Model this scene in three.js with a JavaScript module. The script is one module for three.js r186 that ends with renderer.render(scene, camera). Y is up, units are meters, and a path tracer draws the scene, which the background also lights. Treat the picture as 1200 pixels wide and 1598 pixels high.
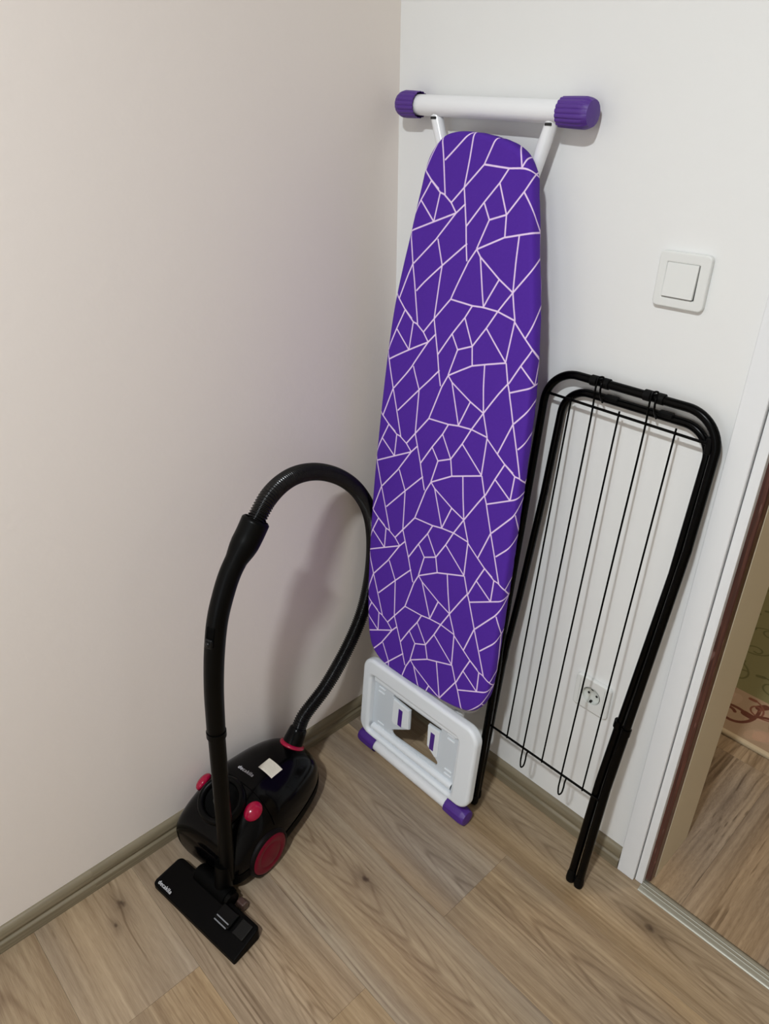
import * as THREE from 'three';
import { RoundedBoxGeometry } from 'three/addons/geometries/RoundedBoxGeometry.js';
import { mergeGeometries, mergeVertices, toCreasedNormals } from 'three/addons/utils/BufferGeometryUtils.js';
import { FontLoader } from 'three/addons/loaders/FontLoader.js';
import { TextGeometry } from 'three/addons/geometries/TextGeometry.js';
import { RectAreaLightUniformsLib } from 'three/addons/lights/RectAreaLightUniformsLib.js';
RectAreaLightUniformsLib.init();

// ---------------------------------------------------------------- camera, light, exposure
const W = 1200, H = 1598;
const scene = new THREE.Scene();
scene.background = new THREE.Color(0x0c0d0e);
const camera = new THREE.PerspectiveCamera(2 * Math.atan(H / 2 / 1120) * 180 / Math.PI, W / H, 0.05, 30);
camera.position.set(1.14866, 1.5, 1.12297);
{
  const yaw = -0.80882, pitch = 0.50569, roll = 0.011785;
  const f = new THREE.Vector3(Math.sin(yaw) * Math.cos(pitch), -Math.sin(pitch), -Math.cos(yaw) * Math.cos(pitch));
  const r0 = new THREE.Vector3(Math.cos(yaw), 0, Math.sin(yaw)), u0 = r0.clone().cross(f);
  const r = r0.clone().multiplyScalar(Math.cos(roll)).addScaledVector(u0, Math.sin(roll));
  const u = u0.clone().multiplyScalar(Math.cos(roll)).addScaledVector(r0, -Math.sin(roll));
  camera.quaternion.setFromRotationMatrix(new THREE.Matrix4().makeBasis(r, u, f.negate()));
}
const renderer = new THREE.WebGLRenderer({ antialias: true });
renderer.toneMapping = THREE.LinearToneMapping;
renderer.toneMappingExposure = 1.0;
renderer.shadowMap.enabled = true;

const LAMP = { at: [1.08, 2.622, 1.86], size: 0.12, color: 0xf5fbff, power: 1150 };      // flush square ceiling lamp of this room
const WINDOW = { at: [1.2, 1.1, 3.39], size: [1.0, 1.9], color: 0xf1f9ff, power: 1.2 };     // daylight from the window behind the camera
const HALL_FILL = { at: [1.9, 2.622, -1.7], size: 0.3, color: 0xfff0dc, power: 75 };        // unseen lamp added to brighten the next room

// ---------------------------------------------------------------- helpers
let seed = 7;
const rnd = () => { seed = (seed * 1664525 + 1013904223) >>> 0; return seed / 4294967296; };
const hash = (x, y, s) => { let h = (x * 374761393 + y * 668265263 + s * 1274126177) | 0; h = Math.imul(h ^ (h >>> 13), 1274126177); return ((h ^ (h >>> 16)) >>> 0) / 4294967296; };
function noise(x, y, s = 0) {
  const xi = Math.floor(x), yi = Math.floor(y), fx = x - xi, fy = y - yi, u = fx * fx * (3 - 2 * fx), v = fy * fy * (3 - 2 * fy);
  const a = hash(xi, yi, s), b = hash(xi + 1, yi, s), c = hash(xi, yi + 1, s), d = hash(xi + 1, yi + 1, s);
  return (a + (b - a) * u) * (1 - v) + (c + (d - c) * u) * v;
}
const fbm = (x, y, s, n = 3) => { let t = 0, a = 0.5; for (let i = 0; i < n; i++) { t += a * noise(x, y, s + i * 17); x *= 2.03; y *= 2.03; a *= 0.5; } return t; };
const lerp = (a, b, t) => a + (b - a) * t;
const clamp = (x, a = 0, b = 1) => Math.min(b, Math.max(a, x));
const V3 = (x, y, z) => new THREE.Vector3(x, y, z);
const used = new Map();
function numbered(n) { const k = used.get(n) || 0; used.set(n, k + 1); return k ? `${n}_${String(k).padStart(3, '0')}` : n; }
function mesh(name, geo, mat, parent = scene) {
  const m = new THREE.Mesh(geo, mat); m.name = numbered(name); m.castShadow = m.receiveShadow = true; parent.add(m); return m;
}
function structure(name, geo, mat) { const m = mesh(name, geo, mat); m.userData.kind = 'structure'; return m; }
function structureGroup(name) { const g = new THREE.Group(); g.name = numbered(name); g.userData.kind = 'structure'; scene.add(g); return g; }
function thing(name, label, category, pos = [0, 0, 0], group) {
  const g = new THREE.Group(); g.name = numbered(name); g.position.set(...pos); g.userData = { label, category }; if (group) g.userData.group = group; scene.add(g); return g;
}
const std = (color, roughness = 0.5, extra = {}) => new THREE.MeshStandardMaterial({ color, roughness, ...extra });
const phys = (color, roughness = 0.5, extra = {}) => new THREE.MeshPhysicalMaterial({ color, roughness, ...extra });
function box(x0, x1, y0, y1, z0, z1, r = 0) {
  const sx = x1 - x0, sy = y1 - y0, sz = z1 - z0;
  const g = r ? new RoundedBoxGeometry(sx, sy, sz, 3, r) : new THREE.BoxGeometry(sx, sy, sz);
  return g.translate((x0 + x1) / 2, (y0 + y1) / 2, (z0 + z1) / 2);
}
const plain = (gs) => mergeGeometries(gs.map((g) => { const h = g.index ? g.toNonIndexed() : g; for (const k of Object.keys(h.attributes)) if (!['position', 'normal', 'uv'].includes(k)) h.deleteAttribute(k); return h; }));
function tube(pts, r, seg = 60, radial = 14, closed = false) {
  return new THREE.TubeGeometry(new THREE.CatmullRomCurve3(pts, closed, 'centripetal'), seg, r, radial, closed);
}
function rod(a, b, r, radial = 14, r2 = r) {                                        // straight bar from a to b with flat ends
  const d = b.clone().sub(a), g = new THREE.CylinderGeometry(r2, r, d.length(), radial);
  g.applyQuaternion(new THREE.Quaternion().setFromUnitVectors(V3(0, 1, 0), d.clone().normalize()));
  const m = a.clone().add(b).multiplyScalar(0.5); return g.translate(m.x, m.y, m.z);
}
function fillet(pts, rad, n = 10) {                                                 // polyline with rounded corners, densely sampled
  const out = [pts[0].clone()];
  for (let i = 1; i < pts.length - 1; i++) {
    const a = pts[i - 1].clone().sub(pts[i]), b = pts[i + 1].clone().sub(pts[i]); const la = a.length(), lb = b.length(); a.normalize(); b.normalize();
    const ang = a.angleTo(b), t = Math.min(rad / Math.tan(ang / 2), la * 0.49, lb * 0.49), p0 = pts[i].clone().addScaledVector(a, t), p2 = pts[i].clone().addScaledVector(b, t);
    const c = pts[i].clone().addScaledVector(a.clone().add(b).normalize(), Math.hypot(t, t * Math.tan(ang / 2)));
    const rr = c.distanceTo(p0), v0 = p0.clone().sub(c), v2 = p2.clone().sub(c), w = v0.angleTo(v2);
    for (let k = 0; k <= n; k++) {
      const s = k / n, q = v0.clone().multiplyScalar(Math.sin((1 - s) * w) / Math.sin(w)).addScaledVector(v2, Math.sin(s * w) / Math.sin(w));
      out.push(c.clone().add(q));
    }
    void rr;
  }
  out.push(pts[pts.length - 1].clone());
  const dense = [out[0]];
  for (let i = 1; i < out.length; i++) { const d = out[i].distanceTo(out[i - 1]), k = Math.max(1, Math.round(d / 0.02)); for (let j = 1; j <= k; j++) dense.push(out[i - 1].clone().lerp(out[i], j / k)); }
  return dense;
}
function polyTube(pts, r, radial = 14) {                                            // sweep a circle along given points exactly (parallel transport)
  const pos = [], idx = [], uv = []; let n = null, s = 0;
  for (let i = 0; i < pts.length; i++) {
    const t = pts[Math.min(i + 1, pts.length - 1)].clone().sub(pts[Math.max(i - 1, 0)]).normalize();
    if (!n) { n = Math.abs(t.y) < 0.9 ? V3(0, 1, 0) : V3(1, 0, 0); }
    n.addScaledVector(t, -n.dot(t)).normalize();
    const b = t.clone().cross(n), rr = typeof r === 'function' ? r(i / (pts.length - 1), i) : r;
    if (i) s += pts[i].distanceTo(pts[i - 1]);
    for (let k = 0; k <= radial; k++) {
      const a = k / radial * Math.PI * 2, c = Math.cos(a) * rr, d = Math.sin(a) * rr;
      pos.push(pts[i].x + n.x * c + b.x * d, pts[i].y + n.y * c + b.y * d, pts[i].z + n.z * c + b.z * d); uv.push(s, k / radial);
      if (i && k) { const q = i * (radial + 1) + k, p = q - radial - 1; idx.push(p - 1, q - 1, p, p, q - 1, q); }
    }
  }
  const g = new THREE.BufferGeometry();
  g.setAttribute('position', new THREE.Float32BufferAttribute(pos, 3)); g.setAttribute('uv', new THREE.Float32BufferAttribute(uv, 2)); g.setIndex(idx); g.computeVertexNormals();
  const m = radial + 1, nm = g.attributes.normal;                                    // weld the seam normals
  for (let i = 0; i < pts.length; i++) { const a = i * m, b = a + radial, v = V3(nm.getX(a) + nm.getX(b), nm.getY(a) + nm.getY(b), nm.getZ(a) + nm.getZ(b)).normalize(); nm.setXYZ(a, v.x, v.y, v.z); nm.setXYZ(b, v.x, v.y, v.z); }
  return g;
}
function roundRect(cx, cy, w, h, r, s = new THREE.Shape()) {
  const x0 = cx - w / 2, x1 = cx + w / 2, y0 = cy - h / 2, y1 = cy + h / 2;
  s.moveTo(x0 + r, y0); s.lineTo(x1 - r, y0); s.absarc(x1 - r, y0 + r, r, -Math.PI / 2, 0); s.lineTo(x1, y1 - r); s.absarc(x1 - r, y1 - r, r, 0, Math.PI / 2);
  s.lineTo(x0 + r, y1); s.absarc(x0 + r, y1 - r, r, Math.PI / 2, Math.PI); s.lineTo(x0, y0 + r); s.absarc(x0 + r, y0 + r, r, Math.PI, Math.PI * 1.5); return s;
}
function extrude(shape, depth, bevel = 0, seg = 3, curve = 16) {
  return new THREE.ExtrudeGeometry(shape, { depth: depth - 2 * bevel, bevelEnabled: bevel > 0, bevelThickness: bevel, bevelSize: bevel, bevelOffset: -bevel, bevelSegments: seg, curveSegments: curve }).translate(0, 0, bevel);
}
function canvasTexture(w, h, draw) {
  const c = document.createElement('canvas'); c.width = w; c.height = h; draw(c.getContext('2d'), w, h);
  const t = new THREE.CanvasTexture(c); t.colorSpace = THREE.SRGBColorSpace; t.magFilter = THREE.LinearFilter; t.anisotropy = 8; return t;
}
function dataTexture(w, h, fn, srgb = true) {
  const d = new Uint8Array(w * h * 4);
  for (let j = 0; j < h; j++) for (let i = 0; i < w; i++) { const c = fn((i + 0.5) / w, (j + 0.5) / h), o = (j * w + i) * 4; d[o] = clamp(c[0], 0, 255); d[o + 1] = clamp(c[1], 0, 255); d[o + 2] = clamp(c[2], 0, 255); d[o + 3] = 255; }
  const t = new THREE.DataTexture(d, w, h); if (srgb) t.colorSpace = THREE.SRGBColorSpace; t.magFilter = THREE.LinearFilter; t.minFilter = THREE.LinearMipmapLinearFilter; t.generateMipmaps = true;
  t.wrapS = t.wrapT = THREE.RepeatWrapping; t.needsUpdate = true; return t;
}
const font = await new FontLoader().loadAsync('fonts/droid/droid_sans_bold.typeface.json');
function lettering(text, width, depth = 0.0006) {
  const g = new TextGeometry(text, { font, size: 1, depth: 0.1, curveSegments: 4, bevelEnabled: false }); g.computeBoundingBox();
  const b = g.boundingBox, s = width / (b.max.x - b.min.x); g.translate(-(b.max.x + b.min.x) / 2, -(b.max.y + b.min.y) / 2, 0); g.scale(s, s, depth / 0.1); return g;
}

// ---------------------------------------------------------------- wood
// one plank's print: long straight grain, pores, cathedral figure and knots, all in plank metres (a along, c across)
function woodTexture(len, wid, o) {
  const s = o.seed, base = o.base, dark = o.dark, knots = o.knots || [], arch = o.arch;
  const w = 1024, h = 256;
  return dataTexture(w, h, (u, v) => {
    const a = u * len, c = v * wid; let y = c + 0.020 * (fbm(a * 1.3, c * 5, s) - 0.44) + 0.006 * (noise(a * 5, c * 14, s + 5) - 0.5), k = 0;
    for (const q of knots) {
      const dx = (a - q.a) / q.r, dy = (c - q.c) / q.r, g = Math.exp(-dx * dx / 14 - dy * dy / 5);
      y += Math.sign(c - q.c || 1) * q.r * 0.9 * g * Math.exp(-Math.abs(dy) * 0.5);
      const dd = Math.hypot(dx / 1.5, dy); k = Math.max(k, Math.exp(-dd * dd * 1.6) * (0.6 + 0.6 * noise(a * 160, c * 260, s + 61)), 0.42 * Math.exp(-dx * dx / 16 - dy * dy / 2.6));
    }
    let t = 0.52 * (fbm(a * 1.6, y * 62, s + 11) - 0.44) + 0.34 * (noise(a * 3.5, y * 190, s + 23) - 0.5) + 0.36 * (fbm(a * 0.9, y * 16, s + 71, 2) - 0.37);
    if (arch) {
      for (const q of arch) {
        const dx = (a - q.a) * q.dir, dy = (y - q.c) / q.w;
        const D = dx * 3.0 - Math.abs(dy) ** 1.6 * 0.5 + 0.15 * fbm(a * 4, c * 12, s + 31);
        const env = Math.exp(-(dy * dy) * 0.5) * clamp(dx * 8 + 1.2) * clamp(2.2 - dx * 2.2);
        const ring = Math.pow(0.5 + 0.5 * Math.sin(D * q.f), 5); t += (0.30 * ring - 0.05) * env;
      }
    }
    const pore = noise(a * 26, c * 620, s + 41) * noise(a * 70, c * 900, s + 43); t += 0.5 * clamp(pore - 0.50) + 0.24 * (noise(a * 60, c * 1100, s + 47) - 0.5);
    const streak = noise(a * 5 + 3 * noise(a * 2, c * 30, s + 83), y * 230, s + 81), zone = clamp((fbm(a * 2.2, y * 14, s + 85) - 0.40) * 5); t += 0.55 * zone * clamp((streak - 0.66) * 4) - 0.10 * zone;
    t += 0.16 * (fbm(a * 0.8, c * 26, s + 87, 2) - 0.37);
    t = clamp(0.34 + t * 1.0); const m = lerp(t, 1, k * 0.6) * 1;
    const warm = 1.5 * (noise(a * 2, c * 14, s + 53) - 0.5), tone = 1 + 0.08 * (fbm(a * 1.4, c * 4, s + 59) - 0.44);
    return [lerp(base[0], dark[0], m) * tone + warm * 9 - k * 50, lerp(base[1], dark[1], m) * tone + warm * 3 - k * 46, lerp(base[2], dark[2], m) * tone - warm * 6 - k * 38];
  });
}
const plankGeo = (len, wid) => {                                                      // top bevelled, 8 mm thick, uv 0..1 over the plank
  const g = new RoundedBoxGeometry(len - 0.0003, 0.008, wid - 0.0003, 2, 0.0003); const p = g.attributes.position, uv = g.attributes.uv;
  for (let i = 0; i < p.count; i++) uv.setXY(i, p.getX(i) / len + 0.5, p.getZ(i) / wid + 0.5);
  return g.translate(0, -0.004, 0);
};

// ---------------------------------------------------------------- the room
const wallBump = dataTexture(512, 512, (u, v) => { const n = 128 + 50 * (fbm(u * 60, v * 60, 3, 3) - 0.44) * 2 + 26 * (noise(u * 240, v * 240, 9) - 0.5); return [n, n, n]; }, false);
const wallMat = std(0xe6e6e4, 0.75, { bumpMap: wallBump, bumpScale: 0.0007 }), warmWall = std(0xe9e0d8, 0.75, { bumpMap: wallBump, bumpScale: 0.0007 });
const wallUV = (g) => { const p = g.attributes.position, n = g.attributes.normal, uv = g.attributes.uv; for (let i = 0; i < p.count; i++) { const ax = Math.abs(n.getX(i)) > 0.5; uv.setXY(i, (ax ? p.getZ(i) : p.getX(i)) / 0.9, (Math.abs(n.getY(i)) > 0.5 ? p.getZ(i) : p.getY(i)) / 0.9); } return g; };
const X1 = 2.4, Z1 = 3.4, HC = 2.65, D0 = 0.83, D1 = 1.68, DH = 2.05;
structure('wall_left', wallUV(box(-0.15, 0, -0.1, HC + 0.1, -0.17, Z1 + 0.15)), warmWall);
structure('wall_right', wallUV(plain([box(0, D0 - 0.025, -0.1, HC + 0.1, -0.17, 0), box(D1 + 0.025, X1 + 0.15, -0.1, HC + 0.1, -0.17, 0), box(D0 - 0.025, D1 + 0.025, DH + 0.02, HC + 0.1, -0.17, 0)])), wallMat);
{ const wx0 = WINDOW.at[0] - WINDOW.size[0] / 2, wx1 = WINDOW.at[0] + WINDOW.size[0] / 2, wy0 = WINDOW.at[1] - WINDOW.size[1] / 2, wy1 = WINDOW.at[1] + WINDOW.size[1] / 2;
  structure('wall_rear', wallUV(plain([box(0, wx0, -0.1, HC + 0.1, Z1, Z1 + 0.15), box(wx1, X1 + 0.15, -0.1, HC + 0.1, Z1, Z1 + 0.15), box(wx0, wx1, -0.1, wy0, Z1, Z1 + 0.15), box(wx0, wx1, wy1, HC + 0.1, Z1, Z1 + 0.15)])), std(0xb3aca2, 0.8));
  const win = structureGroup('window_1'); const wm = std(0xf2f2f0, 0.35);
  mesh('window_frame', plain([box(wx0, wx0 + 0.05, wy0, wy1, Z1 + 0.02, Z1 + 0.09), box(wx1 - 0.05, wx1, wy0, wy1, Z1 + 0.02, Z1 + 0.09), box(wx0 + 0.05, wx1 - 0.05, wy0, wy0 + 0.05, Z1 + 0.02, Z1 + 0.09), box(wx0 + 0.05, wx1 - 0.05, wy1 - 0.05, wy1, Z1 + 0.02, Z1 + 0.09)]), wm, win);
  mesh('pane', box(wx0 + 0.05, wx1 - 0.05, wy0 + 0.05, wy1 - 0.05, Z1 + 0.04, Z1 + 0.05), std(0x8a8f95, 0.4, { emissive: WINDOW.color, emissiveIntensity: 1.0 }), win);
  const l = new THREE.RectAreaLight(WINDOW.color, WINDOW.power, WINDOW.size[0] - 0.1, WINDOW.size[1] - 0.1); l.name = 'window_daylight'; l.position.set(...WINDOW.at); l.lookAt(WINDOW.at[0], WINDOW.at[1], 0); scene.add(l); }
structure('wall_side', wallUV(box(X1, X1 + 0.15, -0.1, HC + 0.1, 0, Z1)), std(0xb3aca2, 0.8));
structure('ceiling', wallUV(box(0, X1, HC, HC + 0.1, 0, Z1)), std(0xd6d4d0, 0.8));
// the next room
const HX0 = -0.6, HX1 = 3.0, HZ = -3.2, hallWall = std(0xcfc4ae, 0.8);
structure('wall_hall_left', box(HX0 - 0.1, HX0, -0.1, HC + 0.1, HZ, -0.17), hallWall);
structure('wall_hall_right', box(HX1, HX1 + 0.1, -0.1, HC + 0.1, HZ, -0.17), hallWall);
structure('wall_hall_far', box(HX0, HX1, -0.1, HC + 0.1, HZ - 0.1, HZ), hallWall);
structure('wall_hall_near', plain([box(HX0, -0.15, -0.1, HC + 0.1, -0.17, -0.1), box(X1 + 0.15, HX1, -0.1, HC + 0.1, -0.17, -0.1)]), hallWall);
structure('ceiling_hall', box(HX0, HX1, HC, HC + 0.1, HZ, -0.17), std(0xe6e0d4, 0.8));

// floors: planks run along the door wall here, away from it in the next room
{
  const floor = structureGroup('floor'), sub = std(0x4a3a2a, 0.9);
  mesh('subfloor', box(-0.1, X1 + 0.1, -0.1, -0.0085, -0.012, Z1 + 0.1), sub, floor);
  const PW = 0.2166, L = 1.285, z0 = -0.0466;
  const tones = [[[171, 153, 126], [108, 87, 67]], [[162, 144, 121], [100, 82, 63]], [[173, 153, 125], [104, 84, 61]], [[171, 153, 129], [110, 91, 71]], [[173, 152, 122], [100, 78, 56]], [[162, 140, 113], [97, 76, 56]]];
  const joints = [0.62 + 0.85, 0.575, 0.10 - 0.35, 0.566, 0.308, -0.25, 0.45, 0.9];
  // figure that stands out: [row, index] -> knots and cathedrals, in metres along (x) and across (z) in the room
  const figure = {
    '0': { knots: [[0.888, 0.084, 0.012]], arch: [[0.52, 0.085, 1, 0.030, 22]] },
    '1': { arch: [[0.70, 0.255, 1, 0.035, 20], [0.25, 0.30, 1, 0.03, 22]] },
    '2': { knots: [[0.396, 0.450, 0.010]], arch: [[0.80, 0.478, -1, 0.036, 26]] },
    '3': { arch: [[0.22, 0.70, 1, 0.03, 22], [0.95, 0.70, 1, 0.04, 20]] },
    '4': { knots: [[0.078, 0.876, 0.013], [0.115, 0.905, 0.006]] },
    '5': { arch: [[0.1, 1.13, 1, 0.05, 16]] },
  };
  let id = 0; const shared = [];
  for (let row = 0; row < 15; row++) {
    const za = Math.max(z0 + row * PW, 0.0), zb = Math.min(z0 + (row + 1) * PW, Z1), j = joints[row % 8];
    for (let x = j - 2 * L; x < X1; x += L) {
      const a = Math.max(x, 0), b = Math.min(x + L, X1); if (b - a < 0.02 || zb - za < 0.01) continue;
      const visible = row < 7 && a < 1.2; const tone = tones[(row * 2 + Math.round((x + 10) / L)) % 6]; let mat;
      if (visible || shared.length < 4) {
        const f = visible ? figure[row] || {} : {}, ins = (q) => q[0] > a && q[0] < b;
        const t = woodTexture(b - a, zb - za, { seed: 100 + id * 37, base: tone[0], dark: tone[1], knots: (f.knots || []).filter(ins).map((q) => ({ a: q[0] - a, c: q[1] - za, r: q[2] })), arch: (f.arch || []).filter(ins).map((q) => ({ a: q[0] - a, c: q[1] - za, dir: q[2], w: q[3], f: q[4] })) });
        mat = std(0xffffff, 0.42, { map: t, bumpMap: t, bumpScale: 0.00012 }); if (!visible) shared.push(mat);
      } else mat = shared[id % 4];
      id++;
      mesh('plank', plankGeo(b - a, zb - za), mat, floor).position.set((a + b) / 2, 0, (za + zb) / 2);
    }
  }
  const hall = structureGroup('floor_hall'); mesh('subfloor', box(HX0, HX1, -0.1, -0.0085, HZ, -0.012), sub, hall);
  const hw = 0.193; let k = 0; const hallTex = [0, 1, 2].map((i) => woodTexture(1.285, hw, { seed: 900 + i * 53, base: [168, 148, 124], dark: [98, 80, 62], knots: i === 1 ? [{ a: 0.40, c: 0.10, r: 0.014 }] : [], arch: i === 1 ? [{ a: 0.55, c: 0.1, dir: -1, w: 0.04, f: 22 }] : [] }));
  const hm = hallTex.map((t) => std(0xffffff, 0.4, { map: t, bumpMap: t, bumpScale: 0.00012 }));
  for (let x = HX0 - 0.035; x < HX1; x += hw, k++) for (let z = -0.012 - [0, 0.5, 0.9][k % 3]; z > HZ - 1.285; z -= 1.285) {
    const a = Math.max(z - 1.285, HZ), b = Math.min(z + (z > -0.02 ? 0 : 0), -0.012), xa = Math.max(x, HX0), xb = Math.min(x + hw, HX1); if (b - a < 0.02 || xb - xa < 0.02) continue;
    const p = mesh('plank', plankGeo(b - a, xb - xa), hm[k % 3], hall); p.position.set((xa + xb) / 2, 0, (a + b) / 2); p.rotation.y = Math.PI / 2;
  }
  for (let x = HX0 - 0.035, i = 0; x < HX1; x += hw, i++) { const s = [0, 0.5, 0.9][i % 3], xa = Math.max(x, HX0), xb = Math.min(x + hw, HX1); if (s && xb - xa > 0.02) { const p = mesh('plank', plankGeo(s, xb - xa), hm[(i + 1) % 3], hall); p.position.set((xa + xb) / 2, 0, -0.012 - s / 2); p.rotation.y = Math.PI / 2; } }
}

// baseboards: moulded profile with a groove along the middle
const skirtTex = dataTexture(512, 64, (u, v) => { const t = 0.5 * fbm(u * 5, v * 22, 301) + 0.4 * noise(u * 10, v * 60, 307); return [lerp(146, 96, t), lerp(135, 86, t), lerp(112, 66, t)]; });
const skirtMat = std(0xffffff, 0.45, { map: skirtTex });
function skirting(len) {                                                              // runs along +x, back on z = 0
  const s = new THREE.Shape(); s.moveTo(0, 0); s.lineTo(0.0135, 0); s.lineTo(0.0140, 0.004); s.lineTo(0.0138, 0.022); s.bezierCurveTo(0.0136, 0.026, 0.0085, 0.026, 0.0083, 0.030); s.bezierCurveTo(0.0082, 0.034, 0.0125, 0.034, 0.0125, 0.040); s.bezierCurveTo(0.0128, 0.052, 0.008, 0.059, 0.002, 0.0595); s.lineTo(0, 0.0595);
  const g = new THREE.ExtrudeGeometry(s, { depth: len, bevelEnabled: false, curveSegments: 8 }); const p = g.attributes.position, uv = g.attributes.uv;
  for (let i = 0; i < p.count; i++) uv.setXY(i, p.getZ(i) / 0.9, (p.getX(i) + p.getY(i)) / 0.08);
  return g;
}
structure('baseboard_left', skirting(Z1), skirtMat);
{ const g = skirting(0.7665), p = g.attributes.position;                                // the same moulding turned to run along the door wall
  for (let i = 0; i < p.count; i++) { const x = p.getX(i); p.setX(i, p.getZ(i)); p.setZ(i, x); }
  for (const A of [g.attributes.position, g.attributes.uv]) { const n = A.itemSize, v = A.array; for (let i = 0; i < A.count; i += 3) for (let c = 0; c < n; c++) { const t = v[(i + 1) * n + c]; v[(i + 1) * n + c] = v[(i + 2) * n + c]; v[(i + 2) * n + c] = t; } }
  g.computeVertexNormals(); structure('baseboard_right', g, skirtMat); }

// door frame: white casing, thin inner strip, bare brown rebate, cream reveal, threshold strip
{
  const door = structureGroup('door_1'), white = std(0xe6e7e8, 0.5, { bumpMap: wallBump, bumpScale: 0.0002 }), cream = std(0xc9bda4, 0.5);
  const brownTex = dataTexture(128, 512, (u, v) => { const t = fbm(u * 14, v * 24, 401) + 0.5 * noise(u * 40, v * 6, 405), chip = noise(u * 9, v * 60, 409) > 0.87 ? 40 : 0; return [lerp(116, 58, t) + chip, lerp(66, 32, t) + chip, lerp(52, 26, t) + chip]; });
  const brown = std(0xffffff, 0.38, { map: brownTex });
  const side = (m) => {
    const X = (a, b) => m > 0 ? [a, b] : [D0 + D1 - b, D0 + D1 - a];
    mesh('casing', box(...X(0.768, 0.8075), 0.0006, DH + 0.07, 0, 0.014, 0.002), white, door);
    mesh('inner_strip', box(...X(0.8092, 0.8262), 0.0006, DH + 0.02, -0.006, 0.0075, 0.0015), white, door);
    mesh('rebate', box(...X(0.806, 0.8378), 0.006, DH, -0.0312, -0.0065, 0.0035), brown, door);
    mesh('reveal', box(...X(0.806, 0.8385), 0.0005, DH, -0.182, -0.0315, 0.001), cream, door);
    mesh('casing', box(...X(0.768, 0.8075), 0.0006, DH + 0.07, -0.184, -0.171, 0.002), white, door);
  };
  side(1); side(-1);
  mesh('casing', box(0.808, D0 + D1 - 0.808, DH + 0.005, DH + 0.045, 0, 0.014, 0.002), white, door);
  mesh('reveal', box(0.8, D0 + D1 - 0.8, DH, DH + 0.02, -0.182, -0.0, 0.001), cream, door);
  const s = new THREE.Shape(); s.moveTo(-0.008, 0); s.lineTo(-0.008, 0.0022); s.quadraticCurveTo(-0.006, 0.0036, -0.003, 0.0042); s.lineTo(0.0015, 0.0042); s.lineTo(0.0035, 0.0052); s.lineTo(0.0055, 0.0042); s.lineTo(0.0105, 0.0046); s.lineTo(0.0125, 0.0056); s.lineTo(0.0145, 0.0046); s.quadraticCurveTo(0.023, 0.0042, 0.026, 0.0008); s.lineTo(0.026, 0);
  const g = new THREE.ExtrudeGeometry(s, { depth: D1 - D0 + 0.012, bevelEnabled: false }).rotateY(-Math.PI / 2);      // x -> z, z -> -x
  g.translate(D1 + 0.008, 0.0002, 0);
  const strip = structure('trim_1', g, std(0x9c9a8e, 0.42, { metalness: 0.4 })); void strip;
}

// ceiling lamps (above the frame; the hall one is added fill) and the lights in them
function ceilingLamp(L, label) {
  const t = thing('ceiling_lamp', label, 'lamp', [L.at[0], HC, L.at[2]]), w = L.size / 2, rimGeo = extrude((() => { const q = roundRect(0, 0, L.size + 0.03, L.size + 0.03, 0.012); q.holes.push(roundRect(0, 0, L.size, L.size, 0.004, new THREE.Path())); return q; })(), 0.026, 0.003).rotateX(Math.PI / 2);
  mesh('rim', rimGeo, std(0xe2e2e0, 0.4), t);
  mesh('diffuser', box(-w, w, -0.022, -0.002, -w, w), std(0xf4f2ee, 0.5, { emissive: L.color, emissiveIntensity: 1.5 }), t);
  const l = new THREE.RectAreaLight(L.color, L.power, L.size, L.size); l.name = 'lamp_light'; l.position.set(...L.at); l.lookAt(L.at[0], 0, L.at[2]); scene.add(l);
}
ceilingLamp(LAMP, 'flush square ceiling lamp lighting the corner from above the camera');
ceilingLamp(HALL_FILL, 'unseen flush square ceiling lamp added to light the room beyond the doorway');

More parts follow.
